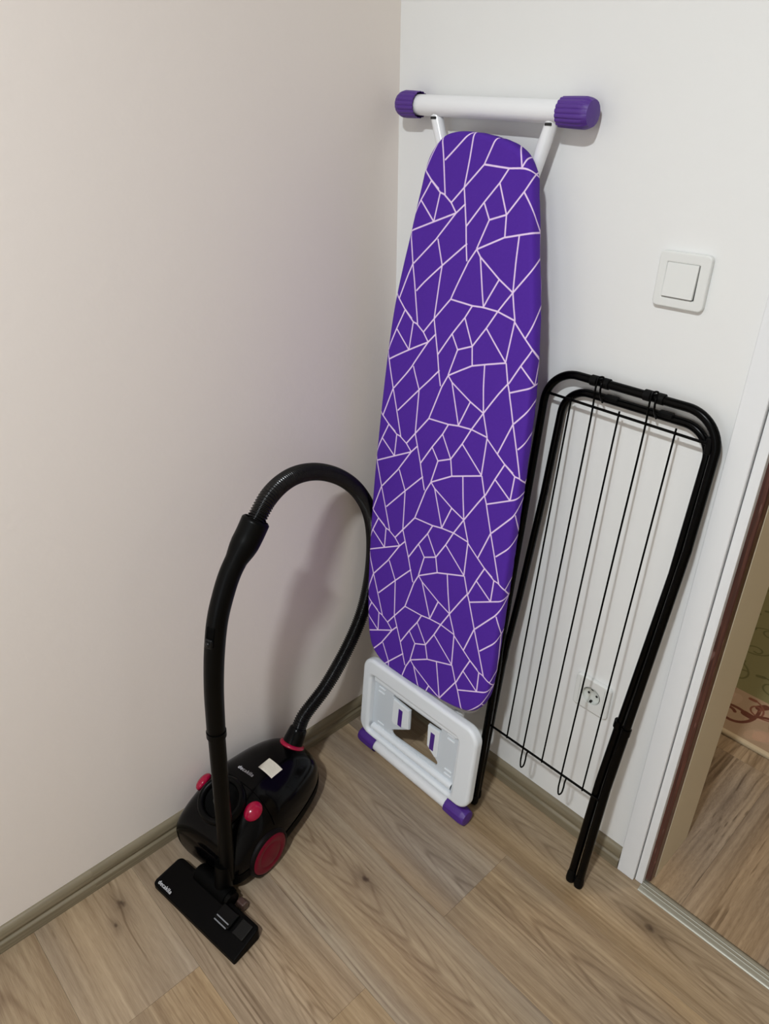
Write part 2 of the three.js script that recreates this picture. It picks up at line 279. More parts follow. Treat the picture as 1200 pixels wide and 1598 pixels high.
// ---------------------------------------------------------------- ironing board
{
  const th = 0.09096, B = thing('ironing_board', 'tall folded ironing board with purple cover of white crazed lines leaning in the corner', 'ironing board', [0.26, 0.02, 0.168]);
  B.rotation.x = -th;
  const whiteMetal = phys(0xe9eaec, 0.3, { clearcoat: 0.4, clearcoatRoughness: 0.2 }), whitePlastic = std(0xe2e6ea, 0.32), greyPlastic = std(0xcdd3d9, 0.4), purple = std(0x4f2a86, 0.48), purpleDark = std(0x4a2482, 0.42);
  // cover outline in board metres (u across, v up)
  const left = [[-0.055, 1.4585], [-0.080, 1.450], [-0.108, 1.418], [-0.124, 1.357], [-0.140, 1.280], [-0.155, 1.210], [-0.167, 1.140], [-0.1755, 1.050], [-0.181, 0.949], [-0.1845, 0.850], [-0.187, 0.734], [-0.184, 0.570], [-0.177, 0.448], [-0.163, 0.350], [-0.148, 0.316], [-0.112, 0.293]];
  const bottom = [[-0.055, 0.2895], [0.01, 0.292], [0.08, 0.300], [0.135, 0.310], [0.172, 0.325], [0.196, 0.353]];
  const right = [[0.208, 0.40], [0.210, 0.470], [0.209, 0.540], [0.207, 0.640], [0.203, 0.790], [0.199, 0.910], [0.1935, 1.020], [0.184, 1.113], [0.170, 1.198], [0.152, 1.279], [0.132, 1.370], [0.123, 1.402], [0.106, 1.426], [0.078, 1.443], [0.040, 1.453], [-0.010, 1.4595]];
  const curve = new THREE.CatmullRomCurve3([...left, ...bottom, ...right].map((p) => V3(p[0], p[1], 0)), true, 'centripetal'), NP = 420;
  const outline = curve.getSpacedPoints(NP).slice(0, NP);
  const outN = outline.map((p, i) => { const a = outline[(i + NP - 1) % NP], b = outline[(i + 1) % NP], t = b.clone().sub(a).normalize(); return V3(-t.y, t.x, 0).negate(); });
  if (outN[0].y < 0) outN.forEach((n) => n.negate());
  function slab(prof, ripple) {                                                        // rings of (inset, n) from the front cap to the back edge
    const pos = [], uv = [], idx = [];
    const put = (i, inset, n) => {
      const w = ripple ? ripple(i, n) : 0, p = outline[i], q = outN[i]; const x = p.x - q.x * (inset + w), y = p.y - q.y * (inset + w); pos.push(x, y, n);
      const wrap = Math.max(0, prof[0][1] - n); uv.push(x + q.x * wrap, y + q.y * wrap);
    };
    prof.forEach(([ins, n], k) => { for (let i = 0; i <= NP; i++) put(i % NP, ins, n); if (k) for (let i = 0; i < NP; i++) { const a = (k - 1) * (NP + 1) + i, b = a + 1, c = a + NP + 1, d = c + 1; idx.push(a, c, b, b, c, d); } });
    const f0 = pos.length / 3; for (let i = 0; i < NP; i++) put(i, prof[0][0], prof[0][1]);
    const tri = THREE.ShapeUtils.triangulateShape(outline.map((p, i) => new THREE.Vector2(pos[(f0 + i) * 3], pos[(f0 + i) * 3 + 1])), []);
    for (const t of tri) idx.push(f0 + t[0], f0 + t[1], f0 + t[2]);
    const b0 = pos.length / 3, last = prof[prof.length - 1]; for (let i = 0; i < NP; i++) put(i, last[0], last[1]);
    for (const t of tri) idx.push(b0 + t[0], b0 + t[2], b0 + t[1]);
    const g = new THREE.BufferGeometry(); g.setAttribute('position', new THREE.Float32BufferAttribute(pos, 3)); g.setAttribute('uv', new THREE.Float32BufferAttribute(uv, 2)); g.setIndex(idx); g.computeVertexNormals(); return g;
  }
  const TU0 = -0.30, TU1 = 0.32, TV0 = 0.20, TV1 = 1.54;
  const coverGeo = slab([[0.010, 0.0345], [0.0075, 0.0343], [0.004, 0.0332], [0.0015, 0.0308], [0.0002, 0.027], [0, 0.022], [0, 0.016], [0.001, 0.012], [0.004, 0.009]],
    (i, n) => n < 0.031 ? 0.0016 * (noise(i * 0.55, n * 90, 77) - 0.5) * clamp((0.031 - n) * 100) : 0);
  { const uv = coverGeo.attributes.uv; for (let i = 0; i < uv.count; i++) uv.setXY(i, (uv.getX(i) - TU0) / (TU1 - TU0), (uv.getY(i) - TV0) / (TV1 - TV0)); }
  // printed pattern: one repeat of the crazed lines, set out on its lattice
  const cell = [[[-0.014, 0.811], [0.037, 0.843], [0.110, 0.870]], [[-0.014, 0.811], [-0.002, 0.801], [0.050, 0.776], [0.085, 0.763]], [[-0.014, 0.811], [-0.026, 0.786], [-0.047, 0.714]], [[-0.047, 0.714], [0.006, 0.717], [0.031, 0.7215], [0.064, 0.724], [0.104, 0.720]],
    [[-0.047, 0.714], [-0.078, 0.672], [-0.099, 0.643]], [[-0.002, 0.801], [0.031, 0.722]], [[0.050, 0.776], [0.031, 0.722]], [[0.065, 0.853], [0.085, 0.763]], [[0.085, 0.763], [0.125, 0.833]], [[0.085, 0.763], [0.064, 0.724], [0.048, 0.689], [0.026, 0.649]], [[0.085, 0.763], [0.104, 0.720]],
    [[0.110, 0.870], [0.125, 0.833], [0.133, 0.818], [0.155, 0.762], [0.174, 0.716], [0.1945, 0.665]], [[0.104, 0.720], [0.107, 0.642]], [[0.105, 0.717], [0.134, 0.696], [0.153, 0.683], [0.177, 0.671]], [[0.155, 0.762], [0.134, 0.696]], [[-0.157, 0.522], [-0.114, 0.576], [-0.082, 0.629], [-0.066, 0.648]],
    [[-0.136, 0.706], [-0.084, 0.765], [-0.038, 0.815]], [[-0.108, 0.807], [-0.084, 0.765], [-0.078, 0.672], [-0.052, 0.613], [-0.031, 0.558]], [[0.006, 0.717], [-0.005, 0.693], [-0.027, 0.658], [-0.052, 0.613]], [[-0.005, 0.693], [0.026, 0.649]], [[-0.027, 0.658], [-0.006, 0.634], [0.026, 0.649], [0.036, 0.6145]],
    [[-0.006, 0.634], [-0.016, 0.583]], [[0.048, 0.689], [0.107, 0.642]], [[-0.157, 0.669], [-0.172, 0.633], [-0.187, 0.5925]], [[-0.172, 0.633], [-0.129, 0.604]], [[-0.130, 0.654], [-0.129, 0.604]], [[-0.179, 0.577], [-0.129, 0.604], [-0.082, 0.629]], [[-0.157, 0.669], [-0.130, 0.654], [-0.120, 0.653], [-0.099, 0.643], [-0.082, 0.629]]];
  const wk = [[0.2, 0.004], [0.354, 0.001], [0.582, -0.004], [0.811, 0], [1.04, 0.0115], [1.2, 0.031], [1.27, 0.042], [1.34, 0.056], [1.40, 0.067], [1.45, 0.074], [1.6, 0.09]];
  const warp = (v) => { for (let i = 1; i < wk.length; i++) if (v < wk[i][0]) return lerp(wk[i - 1][1], wk[i][1], clamp((v - wk[i - 1][0]) / (wk[i][0] - wk[i - 1][0]))); return 0.07; };
  const stretch = (u, v) => v + (0.006 - 0.12 * u) * clamp((v - 1.02) / 0.16);         // the cloth is drawn up at its left over the nose
  const CW = 930, CH = 2010, coverMap = canvasTexture(CW, CH, (g) => {
    g.fillStyle = '#50289a'; g.fillRect(0, 0, CW, CH);
    for (let i = 0; i < 16000; i++) { g.fillStyle = hash(i, 3, 5) > 0.5 ? 'rgba(120,80,190,0.05)' : 'rgba(30,10,70,0.05)'; g.fillRect(hash(i, 1, 1) * CW, hash(i, 2, 2) * CH, 1 + 5 * hash(i, 4, 4), 1.5); }
    const px = (u, v) => [(u + warp(v) - TU0) / (TU1 - TU0) * CW, CH - (stretch(u, v) - TV0) / (TV1 - TV0) * CH];
    g.strokeStyle = '#e6cff0'; g.lineCap = 'butt'; g.lineJoin = 'round'; g.lineWidth = 0.0031 * CW / (TU1 - TU0);
    for (let j = -1; j <= 1; j++) for (let i = -3; i <= 4; i++) {
      const du = j * 0.312 + i * -0.0015, dv = j * 0.0125 - i * 0.2285;
      for (const line of cell) {
        g.beginPath(); let first = true;
        for (let k = 1; k < line.length; k++) for (let s = first ? 0 : 1; s <= 6; s++) { const t = s / 6, p = px(lerp(line[k - 1][0], line[k][0], t) + du, lerp(line[k - 1][1], line[k][1], t) + dv); if (first) g.moveTo(...p); else g.lineTo(...p); first = false; }
        g.stroke();
      }
    }
  });
  const clothBump = dataTexture(512, 1024, (u, v) => { const n = 128 + 70 * (fbm(u * 5, v * 40, 501, 3) - 0.44) + 30 * (noise(u * 160, v * 340, 509) - 0.5) + 30 * (noise(u * 22, v * 46, 511) - 0.5); return [n, n, n]; }, false);
  mesh('cover', coverGeo, phys(0xffffff, 0.75, { map: coverMap, bumpMap: clothBump, bumpScale: 0.0022, specularIntensity: 0.35, sheen: 0.05, sheenRoughness: 0.5, sheenColor: new THREE.Color(0x8a68c8) }), B);
  // steel board under the cover, its edge shows below the cloth
  const rim = slab([[0.004, 0.0088], [0.001, 0.0082], [0, 0.007], [0, 0.002], [0.003, 0.0]]); rim.scale(0.975, 1, 1).translate(0.0, -0.0125, 0.016);
  mesh('steel_board', rim, std(0x85807c, 0.5, { metalness: 0.3 }), B);
  // top bar with ribbed caps; the two legs run down behind the board
  const ribCap = (len, r, ribs, amp) => { const pts = [], N = 18, R = ribs * 14, idx = []; for (let i = 0; i <= N; i++) for (let k = 0; k <= R; k++) { const s = i / N, e = clamp((s - 0.72) / 0.28), rr = (i === N ? 0 : (r * (0.97 + 0.05 * Math.sin(Math.min(s / 0.72, 1) * 1.6)) - (e > 0 ? r * 0.30 * (1 - Math.sqrt(Math.max(0, 1 - e * e))) : 0))) + (i === N ? 0 : amp * Math.pow(Math.abs(Math.sin(k / R * Math.PI * ribs)), 0.7) * (1 - e)); const a = k / R * 2 * Math.PI; pts.push(i === N ? len : Math.min(s * len, len), Math.cos(a) * rr, Math.sin(a) * rr); if (i && k) { const q = i * (R + 1) + k, p = q - R - 1; idx.push(p - 1, p, q - 1, p, q, q - 1); } } const g = new THREE.BufferGeometry(); g.setAttribute('position', new THREE.Float32BufferAttribute(pts, 3)); g.setIndex(idx); g.computeVertexNormals(); return toCreasedNormals(g, 0.6); };
  const bar = mesh('leg_bar', new THREE.CylinderGeometry(0.0172, 0.0172, 0.332, 40).rotateZ(Math.PI / 2), whiteMetal, B); bar.position.set(-0.012, 1.4975, 0.0); bar.rotation.z = -0.032;
  const capR = mesh('end_cap', ribCap(0.060, 0.0206, 18, 0.0019), purple, bar); capR.position.x = 0.152;
  const capL = mesh('end_cap', ribCap(0.052, 0.0206, 18, 0.0019), purple, bar); capL.position.x = -0.160; capL.rotation.y = Math.PI;
  const legTube = (pts) => polyTube(fillet(pts, 0.05), 0.0112, 20);
  mesh('leg', legTube([V3(-0.130, 1.487, -0.001), V3(-0.112, 1.44, -0.004), V3(-0.05, 1.28, -0.012), V3(-0.03, 0.5, -0.012)]), whiteMetal, B);
  mesh('leg', legTube([V3(0.124, 1.480, -0.001), V3(0.100, 1.40, -0.004), V3(0.05, 1.24, -0.012), V3(0.03, 0.5, -0.012)]), whiteMetal, B);
  for (const [u, v] of [[-0.1275, 1.4812], [0.1235, 1.4745]]) mesh('slot', box(u - 0.006, u + 0.006, v - 0.0022, v + 0.0022, 0.006, 0.0112, 0.001), std(0x151515, 0.6), B);
  // foot bar on the floor
  const foot = mesh('foot_bar', new THREE.CylinderGeometry(0.0165, 0.0165, 0.285, 40).rotateZ(Math.PI / 2), whiteMetal, B); foot.position.set(0.0125, 0.002, 0.010);
  const f1 = mesh('end_cap', ribCap(0.066, 0.0208, 12, 0.0008), purpleDark, foot); f1.position.x = 0.124; const f2 = mesh('end_cap', ribCap(0.064, 0.0205, 12, 0.0006), purpleDark, foot); f2.position.x = -0.130; f2.rotation.y = Math.PI;
  mesh('leg', legTube([V3(-0.095, 0.004, 0.004), V3(-0.095, 0.10, -0.010), V3(-0.06, 0.9, -0.012)]), whiteMetal, B);
  mesh('leg', legTube([V3(0.128, 0.004, 0.004), V3(0.128, 0.10, -0.010), V3(0.06, 0.9, -0.012)]), whiteMetal, B);
  // iron rest: moulded tray with a rolled rim, a stepped panel, a cut-out and two tabs
  const ring = roundRect(0.027, 0.171, 0.374, 0.236, 0.036); ring.holes.push(roundRect(0.016, 0.155, 0.292, 0.176, 0.012, new THREE.Path()));
  const rest = mesh('iron_rest', extrude(ring, 0.026, 0.0085, 5, 14).translate(0, 0, 0.0185), whitePlastic, B); rest.rotation.z = 0.008;
  const panelShape = roundRect(0.016, 0.155, 0.310, 0.194, 0.012);
  const cut = new THREE.Path(); [[-0.065, 0.205], [-0.065, 0.212], [0.097, 0.2145], [0.098, 0.2065], [0.0575, 0.2035], [0.0615, 0.142], [0.0975, 0.113], [0.098, 0.106], [0.092, 0.099], [-0.048, 0.0895], [-0.056, 0.0925], [-0.0605, 0.099], [-0.058, 0.105], [-0.0015, 0.1435], [-0.0045, 0.2015]].forEach((p, i) => i ? cut.lineTo(...p) : cut.moveTo(...p)); cut.closePath();
  panelShape.holes.push(cut);
  mesh('panel', extrude(panelShape, 0.006, 0.0012, 2).translate(0, 0, 0.0185), greyPlastic, rest);
  const step = new THREE.Shape(); step.moveTo(-0.126, 0.2225); step.lineTo(0.150, 0.2265); step.lineTo(0.156, 0.232); step.lineTo(0.160, 0.250); step.lineTo(-0.128, 0.2475);
  mesh('step', extrude(step, 0.010, 0.003, 3).translate(0, 0, 0.0235), whitePlastic, rest);
  const sill = new THREE.Shape(); sill.moveTo(0.154, 0.07); sill.lineTo(0.1655, 0.07); sill.lineTo(0.1655, 0.24); sill.lineTo(0.160, 0.24); sill.lineTo(0.154, 0.225);
  mesh('sill', extrude(sill, 0.010, 0.003, 3).translate(0, 0, 0.0225), whitePlastic, rest);
  mesh('lip', tube([V3(-0.124, 0.0755, 0.0265), V3(0.016, 0.077, 0.0265), V3(0.153, 0.079, 0.0265)], 0.0095, 12, 20), whitePlastic, rest);
  const tabShape = (pts) => { const s = new THREE.Shape(); pts.forEach((p, i) => i ? s.lineTo(...p) : s.moveTo(...p)); return extrude(s, 0.0055, 0.0013, 2).translate(0, 0, 0.0225); };
  const t1 = mesh('tab', tabShape([[-0.060, 0.2035], [-0.006, 0.2005], [-0.003, 0.1445], [-0.052, 0.1285], [-0.060, 0.135]]), whitePlastic, rest), t2 = mesh('tab', tabShape([[0.0585, 0.2025], [0.096, 0.2055], [0.096, 0.128], [0.089, 0.124], [0.0625, 0.143]]), whitePlastic, rest);
  const pad = (u, v, p) => mesh('grip_pad', box(u - 0.0068, u + 0.0068, v - 0.0255, v + 0.0255, 0.0265, 0.0287, 0.001), purpleDark, p);
  pad(-0.0325, 0.1615, t1); pad(0.0765, 0.1635, t2);
  for (const [u, v] of [[-0.104, 0.207], [-0.105, 0.194], [-0.099, 0.098], [-0.098, 0.085], [0.129, 0.217], [0.130, 0.204], [0.133, 0.113], [0.133, 0.100]]) mesh('rib', box(u - 0.011, u + 0.011, v - 0.0018, v + 0.0018, 0.0235, 0.0268, 0.001), whitePlastic, rest);
}

// ---------------------------------------------------------------- drying rack
{
  const R = thing('drying_rack', 'folded black wire clothes drying rack leaning on white wall beside the doorway', 'drying rack', [0.58, 0, 0.11]);
  const black = phys(0x010101, 0.26, { specularIntensity: 0.2 }), rubber = phys(0x020202, 0.6, { specularIntensity: 0.3 });
  const P = (x, y, off = 0) => V3(x - 0.58, y, lerp(0.117, 0.0245, y / 1.085) + off - 0.11);
  const legSweep = (pts, r) => polyTube(pts, (t, i) => pts[i].y < 0.45 ? 0.0088 : r, 18);                  // legs are thicker below the joint sleeves
  mesh('outer_frame', legSweep(fillet([P(0.7315, 0.024), P(0.7345, 0.30), P(0.757, 0.86), P(0.7565, 1.0955), P(0.430, 1.098), P(0.4275, 0.60), P(0.4295, 0.30), P(0.4285, 0.024)], 0.062, 14), 0.0076), black, R);
  mesh('inner_frame', legSweep(fillet([P(0.7110, 0.024, -0.001), P(0.7145, 0.30, -0.007), P(0.7385, 0.80, -0.016), P(0.741, 1.064, -0.0165), P(0.462, 1.0665, -0.0165), P(0.4560, 0.85, -0.0165), P(0.4420, 0.60, -0.0175), P(0.4285, 0.42, -0.0185), P(0.4225, 0.024, -0.0185)], 0.05, 14), 0.0074), black, R);
  for (const [x, off] of [[0.7315, 0], [0.7110, 0], [0.4285, 0], [0.4225, -0.0185]]) { const f = new THREE.LatheGeometry([[0.0001, 0], [0.006, 0.0005], [0.0098, 0.004], [0.0105, 0.011], [0.0098, 0.024], [0.0082, 0.034], [0.0078, 0.038]].map((p) => new THREE.Vector2(...p)), 24); const m = mesh('foot', f, rubber, R); m.position.copy(P(x, 0.0, off)); m.rotation.x = -0.085; m.position.y = 0.0012; }
  for (const x of [0.733, 0.7115]) { const m = mesh('sleeve', new THREE.CylinderGeometry(0.0094, 0.0094, 0.016, 20), black, R); m.position.copy(P(x + 0.008, 0.455, x > 0.72 ? 0 : -0.009)); m.rotation.set(-0.085, 0, -0.03); }
  const wire = (pts, r) => polyTube(pts, r, 8);
  mesh('cross_wire', wire([P(0.437, 1.0545, 0.004), P(0.742, 1.050, 0.004)], 0.0026), black, R);
  mesh('cross_wire', wire([P(0.440, 0.2625, 0.004), P(0.728, 0.2635, 0.004)], 0.0026), black, R);
  for (const x of [0.490, 0.586, 0.689]) mesh('line_wire', wire([P(x, 1.060, 0.007), P(x, 0.262, 0.007)], 0.0018), black, R);
  for (const x of [0.5355, 0.637]) {
    const pts = [V3(0.010, 1.062, -0.004), V3(0.010, 1.082, 0.0105), V3(0.009, 1.098, 0.0115), V3(0.006, 1.1075, 0.003), V3(0.0, 1.1065, 0.008), V3(0, 1.094, 0.0115), V3(0, 1.05, 0.0075), V3(0, 0.8, 0.007), V3(0, 0.5, 0.007), V3(0, 0.264, 0.007), V3(0.0005, 0.225, 0.007), V3(0.004, 0.212, 0.007), V3(0.009, 0.219, 0.007), V3(0.011, 0.238, 0.0065), V3(0.0105, 0.250, 0.0062), V3(0.0122, 0.266, 0.006)].map((p) => P(x + p.x, p.y, p.z));
    mesh('hook_wire', wire(new THREE.CatmullRomCurve3(pts, false, 'centripetal').getPoints(160), 0.0018), black, R);
    for (const dx of [-0.012, 0.014]) { const c = mesh('clip', new THREE.CylinderGeometry(0.0095, 0.0095, 0.012, 20).rotateZ(Math.PI / 2), rubber, R); c.position.copy(P(x + dx * 0.9, 1.0972)); }
    const k = mesh('clip', new RoundedBoxGeometry(0.026, 0.010, 0.012, 2, 0.003), rubber, R); k.position.copy(P(x + 0.022, 1.0705, -0.012));
  }
  const hinge = mesh('hinge', new RoundedBoxGeometry(0.012, 0.030, 0.018, 3, 0.004), rubber, R); hinge.position.copy(P(0.7445, 1.046, -0.004));
}

// ---------------------------------------------------------------- vacuum cleaner
{
  const C = [0.115, 0, 0.562], al = 0.181, Vc = thing('vacuum_cleaner', 'black canister vacuum cleaner with crimson buttons and wheel, hose looped up and wand standing', 'vacuum cleaner', C);
  Vc.rotation.y = al;
  const L = (x, y, z) => { const dx = x - C[0], dz = z - C[2]; return V3(dx * Math.cos(al) - dz * Math.sin(al), y, dx * Math.sin(al) + dz * Math.cos(al)); };
  const gloss = phys(0x020203, 0.2, { specularIntensity: 0.2, clearcoat: 0.12, clearcoatRoughness: 0.05 }), matte = phys(0x020202, 0.6, { specularIntensity: 0.12 }), plastic = phys(0x020202, 0.36, { specularIntensity: 0.24 }), crimson = phys(0x9c0a33, 0.25, { specularIntensity: 0.4, clearcoat: 0.5, clearcoatRoughness: 0.05 }), wine = phys(0x6c0422, 0.35, { specularIntensity: 0.25, clearcoat: 0.12, clearcoatRoughness: 0.1 }), print = std(0xb9b9bd, 0.5);
  // body: rows (z, half width, top height)
  const rows = [[0.141, 0.084, 0.082], [0.139, 0.094, 0.100], [0.130, 0.102, 0.122], [0.108, 0.107, 0.146], [0.075, 0.110, 0.167], [0.040, 0.111, 0.182], [0.0, 0.109, 0.189], [-0.04, 0.104, 0.186], [-0.08, 0.097, 0.181], [-0.12, 0.087, 0.170], [-0.15, 0.076, 0.154], [-0.172, 0.062, 0.132], [-0.187, 0.044, 0.105], [-0.193, 0.030, 0.085]];
  const rowAt = (z) => { for (let i = 1; i < rows.length; i++) if (z >= rows[i][0]) { const t = (z - rows[i - 1][0]) / (rows[i][0] - rows[i - 1][0]); return [lerp(rows[i - 1][1], rows[i][1], t), lerp(rows[i - 1][2], rows[i][2], t)]; } return rows[rows.length - 1].slice(1); };
  const zr = new THREE.CatmullRomCurve3(rows.map((r) => V3(r[0], r[1], r[2])), false, 'centripetal');
  const sp = (c, p) => Math.sign(c) * Math.pow(Math.abs(c), p), YB = 0.066, Y0 = 0.020;
  function section(w, h, a, grow = 0) { const c = Math.cos(a), s = Math.sin(a); return s >= 0 ? [(w + grow) * sp(c, 0.80), YB + (h + grow - YB) * sp(s, 0.86)] : [(w + grow) * sp(c, 0.35) * lerp(1, 0.93, Math.abs(s)), YB - (YB - Y0) * sp(-s, 0.4)]; }
  function loft(a0, a1, s0, s1, grow, NS = 56, NA = 72, caps = true) {
    const pos = [], idx = []; for (let i = 0; i <= NS; i++) { const q = zr.getPoint(lerp(s0, s1, i / NS)); for (let k = 0; k <= NA; k++) { const [x, y] = section(q.y, q.z, lerp(a0, a1, k / NA), grow); pos.push(x, y, q.x); if (i && k) { const b = i * (NA + 1) + k, a = b - NA - 1; idx.push(a - 1, a, b - 1, a, b, b - 1); } } }
    if (caps) for (const e of [0, NS]) { const q = zr.getPoint(lerp(s0, s1, e / NS)), c = pos.length / 3; pos.push(0, YB, q.x + (e ? -0.006 : 0.006)); for (let k = 1; k <= NA; k++) { const b = e * (NA + 1) + k; if (e) idx.push(b - 1, b, c); else idx.push(b, b - 1, c); } }
    let g = new THREE.BufferGeometry(); g.setAttribute('position', new THREE.Float32BufferAttribute(pos, 3)); g.setIndex(idx); g = mergeVertices(g, 1e-5); g.computeVertexNormals(); return g;
  }
  const flip = (g) => { const a = g.index.array; for (let i = 0; i < a.length; i += 3) { const t = a[i]; a[i] = a[i + 1]; a[i + 1] = t; } g.computeVertexNormals(); return g; };
  const orient = (g) => { const p = g.attributes.position, n = g.attributes.normal; let s = 0; for (let i = 0; i < p.count; i++) s += p.getX(i) * n.getX(i) + (p.getY(i) - YB) * n.getY(i) + p.getZ(i) * n.getZ(i) * 0.2; return s < 0 ? flip(g) : g; };
  const surf = (x, z) => { const [w, h] = rowAt(z), c = clamp(Math.pow(Math.abs(x) / w, 1 / 0.80), 0, 1), s = Math.sqrt(1 - c * c); return YB + (h - YB) * Math.pow(s, 0.86); };
  const normalAt = (x, z) => V3(-(surf(x + 0.004, z) - surf(x - 0.004, z)) / 0.008, 1, -(surf(x, z + 0.004) - surf(x, z - 0.004)) / 0.008).normalize();
  mesh('body', orient(loft(0, Math.PI * 2, 0, 1, 0)), gloss, Vc);
  mesh('lid', orient(loft(0.36, Math.PI - 0.36, 0.42, 0.93, 0.0022, 40, 50, false)), gloss, Vc);
  mesh('bumper', plain([orient(loft(Math.PI, Math.PI * 2, 0, 1, 0.0015, 56, 40, false))]), matte, Vc);
  // wheels
  for (const s of [1, -1]) {
    const w = mesh('wheel', new THREE.LatheGeometry([[0.0001, -0.013], [0.045, -0.013], [0.054, -0.011], [0.0575, -0.005], [0.0575, 0.004], [0.055, 0.009], [0.050, 0.011]].map((p) => new THREE.Vector2(...p)), 48).rotateZ(-Math.PI / 2), phys(0x080304, 0.55, { specularIntensity: 0.3 }), Vc);
    w.position.set(s * (s > 0 ? 0.103 : 0.098), 0.0577, 0.050); if (s < 0) w.rotation.y = Math.PI;
    mesh('hub_cap', new THREE.LatheGeometry([[0.0001, 0.0145], [0.016, 0.0145], [0.029, 0.0130], [0.0315, 0.0115], [0.034, 0.0135], [0.043, 0.0135], [0.048, 0.0118], [0.050, 0.0090]].map((p) => new THREE.Vector2(...p)), 56).rotateZ(-Math.PI / 2), wine, w);
  }
  // red push buttons on the shoulders
  for (const s of [1, -1]) {
    const x = s * 0.080 - 0.011, z = 0.048, n = normalAt(x, z), b = mesh('button', new THREE.SphereGeometry(1, 36, 24).scale(0.0185, 0.012, 0.0225), crimson, Vc);
    b.quaternion.setFromUnitVectors(V3(0, 1, 0), n); b.position.set(x, surf(x, z), z).addScaledVector(n, 0.003);
  }
  // carrying handle: ring round a recessed dust cup
  { const n = normalAt(0, 0.072), q = new THREE.Quaternion().setFromUnitVectors(V3(0, 1, 0), n), at = V3(0, surf(0, 0.072), 0.072);
    const h = mesh('carry_handle', new THREE.TorusGeometry(0.050, 0.0085, 16, 64).rotateX(Math.PI / 2).scale(1, 1.2, 0.92), plastic, Vc); h.quaternion.copy(q); h.position.copy(at).addScaledVector(n, 0.006);
    const c = mesh('dust_cup', new THREE.LatheGeometry([[0.0001, 0.002], [0.030, 0.0022], [0.040, 0.004], [0.047, 0.006]].map((p) => new THREE.Vector2(...p)), 48), matte, Vc); c.quaternion.copy(q); c.position.copy(at);
    const k = mesh('knob', new THREE.LatheGeometry([[0.0001, 0.020], [0.012, 0.019], [0.0165, 0.014], [0.0175, 0.002]].map((p) => new THREE.Vector2(...p)), 40), std(0x4a4a48, 0.5), Vc); k.quaternion.copy(q); k.position.copy(at); }
  // hose port, collar and cuff
  const port = V3(0.001, surf(0, -0.148) - 0.004, -0.148), pd = V3(0.02, 0.80, -0.60).normalize(), pq = new THREE.Quaternion().setFromUnitVectors(V3(0, 1, 0), pd);
  const collar = mesh('port_collar', new THREE.LatheGeometry([[0.020, -0.004], [0.0305, -0.002], [0.0315, 0.002], [0.0305, 0.007], [0.025, 0.009], [0.020, 0.009]].map((p) => new THREE.Vector2(...p)), 48), crimson, Vc); collar.quaternion.copy(pq); collar.position.copy(port);
  const cuff = mesh('hose_cuff', new THREE.LatheGeometry([[0.0255, 0.004], [0.0250, 0.016], [0.0225, 0.036], [0.0215, 0.044], [0.019, 0.047]].map((p) => new THREE.Vector2(...p)), 40), gloss, Vc); cuff.quaternion.copy(pq); cuff.position.copy(port);
  // hose: from the cuff up behind the ironing board and over to the handle
  const pw = port.clone().applyAxisAngle(V3(0, 1, 0), al).add(V3(...C)), pdw = pd.clone().applyAxisAngle(V3(0, 1, 0), al);
  const h0 = pw.clone().addScaledVector(pdw, 0.044), h1 = pw.clone().addScaledVector(pdw, 0.075);
  const hosePts = [h0, h1, V3(0.082, 0.262, 0.300), V3(0.060, 0.310, 0.216), V3(0.043, 0.386, 0.143), V3(0.033, 0.480, 0.103), V3(0.0315, 0.585, 0.094), V3(0.0365, 0.666, 0.111), V3(0.050, 0.742, 0.157), V3(0.075, 0.814, 0.233), V3(0.105, 0.868, 0.325), V3(0.140, 0.894, 0.413), V3(0.165, 0.888, 0.476), V3(0.1785, 0.856, 0.520)].map((p) => L(p.x, p.y, p.z));
  const hc = new THREE.CatmullRomCurve3(hosePts, false, 'centripetal'), hl = hc.getLength(), ribs = Math.round(hl / 0.0054), hs = hc.getSpacedPoints(ribs * 6);
  mesh('hose', polyTube(hs, (t, i) => 0.0157 + 0.0025 * Math.pow(0.5 + 0.5 * Math.cos(i / 6 * Math.PI * 2), 1.4), 22), phys(0x020202, 0.24, { specularIntensity: 0.75 }), Vc);
  // handle grip: flared socket, bent tube, slide button
  const w = [[0.1795, 0.862, 0.5155], [0.180, 0.833, 0.536], [0.182, 0.796, 0.5685], [0.183, 0.773, 0.585], [0.185, 0.739, 0.603], [0.187, 0.698, 0.620], [0.190, 0.641, 0.635], [0.194, 0.560, 0.649], [0.1985, 0.447, 0.660]].map((p) => L(...p));
  const wc = new THREE.CatmullRomCurve3(w, false, 'centripetal'), wpts = wc.getSpacedPoints(120), wl = wc.getLength();
  const prof = [[0, 0.0225], [0.003, 0.0262], [0.050, 0.0260], [0.062, 0.0245], [0.082, 0.0203], [0.10, 0.0199], [0.25, 0.0193], [0.5, 0.0176]];
  const rad = (t) => { const d = t * wl; for (let i = 1; i < prof.length; i++) if (d <= prof[i][0]) return lerp(prof[i - 1][1], prof[i][1], (d - prof[i - 1][0]) / (prof[i][0] - prof[i - 1][0])); return 0.018; };
  const grip = mesh('handle', polyTube(wpts, rad, 36), plastic, Vc);
  { const i = 62, t = wpts[i + 1].clone().sub(wpts[i - 1]).normalize(), toCam = L(1.149, 1.0, 1.123).sub(wpts[i]); const sideways = toCam.clone().addScaledVector(t, -toCam.dot(t)).normalize(); sideways.applyAxisAngle(t, 0.62); const bx = t.clone().cross(sideways).normalize();
    const basis = new THREE.Matrix4().makeBasis(bx, t, sideways);
    const a = mesh('slide_track', new RoundedBoxGeometry(0.017, 0.040, 0.010, 3, 0.002), matte, grip); a.quaternion.setFromRotationMatrix(basis); a.position.copy(wpts[i]).addScaledVector(sideways, 0.0150).addScaledVector(t, -0.006);
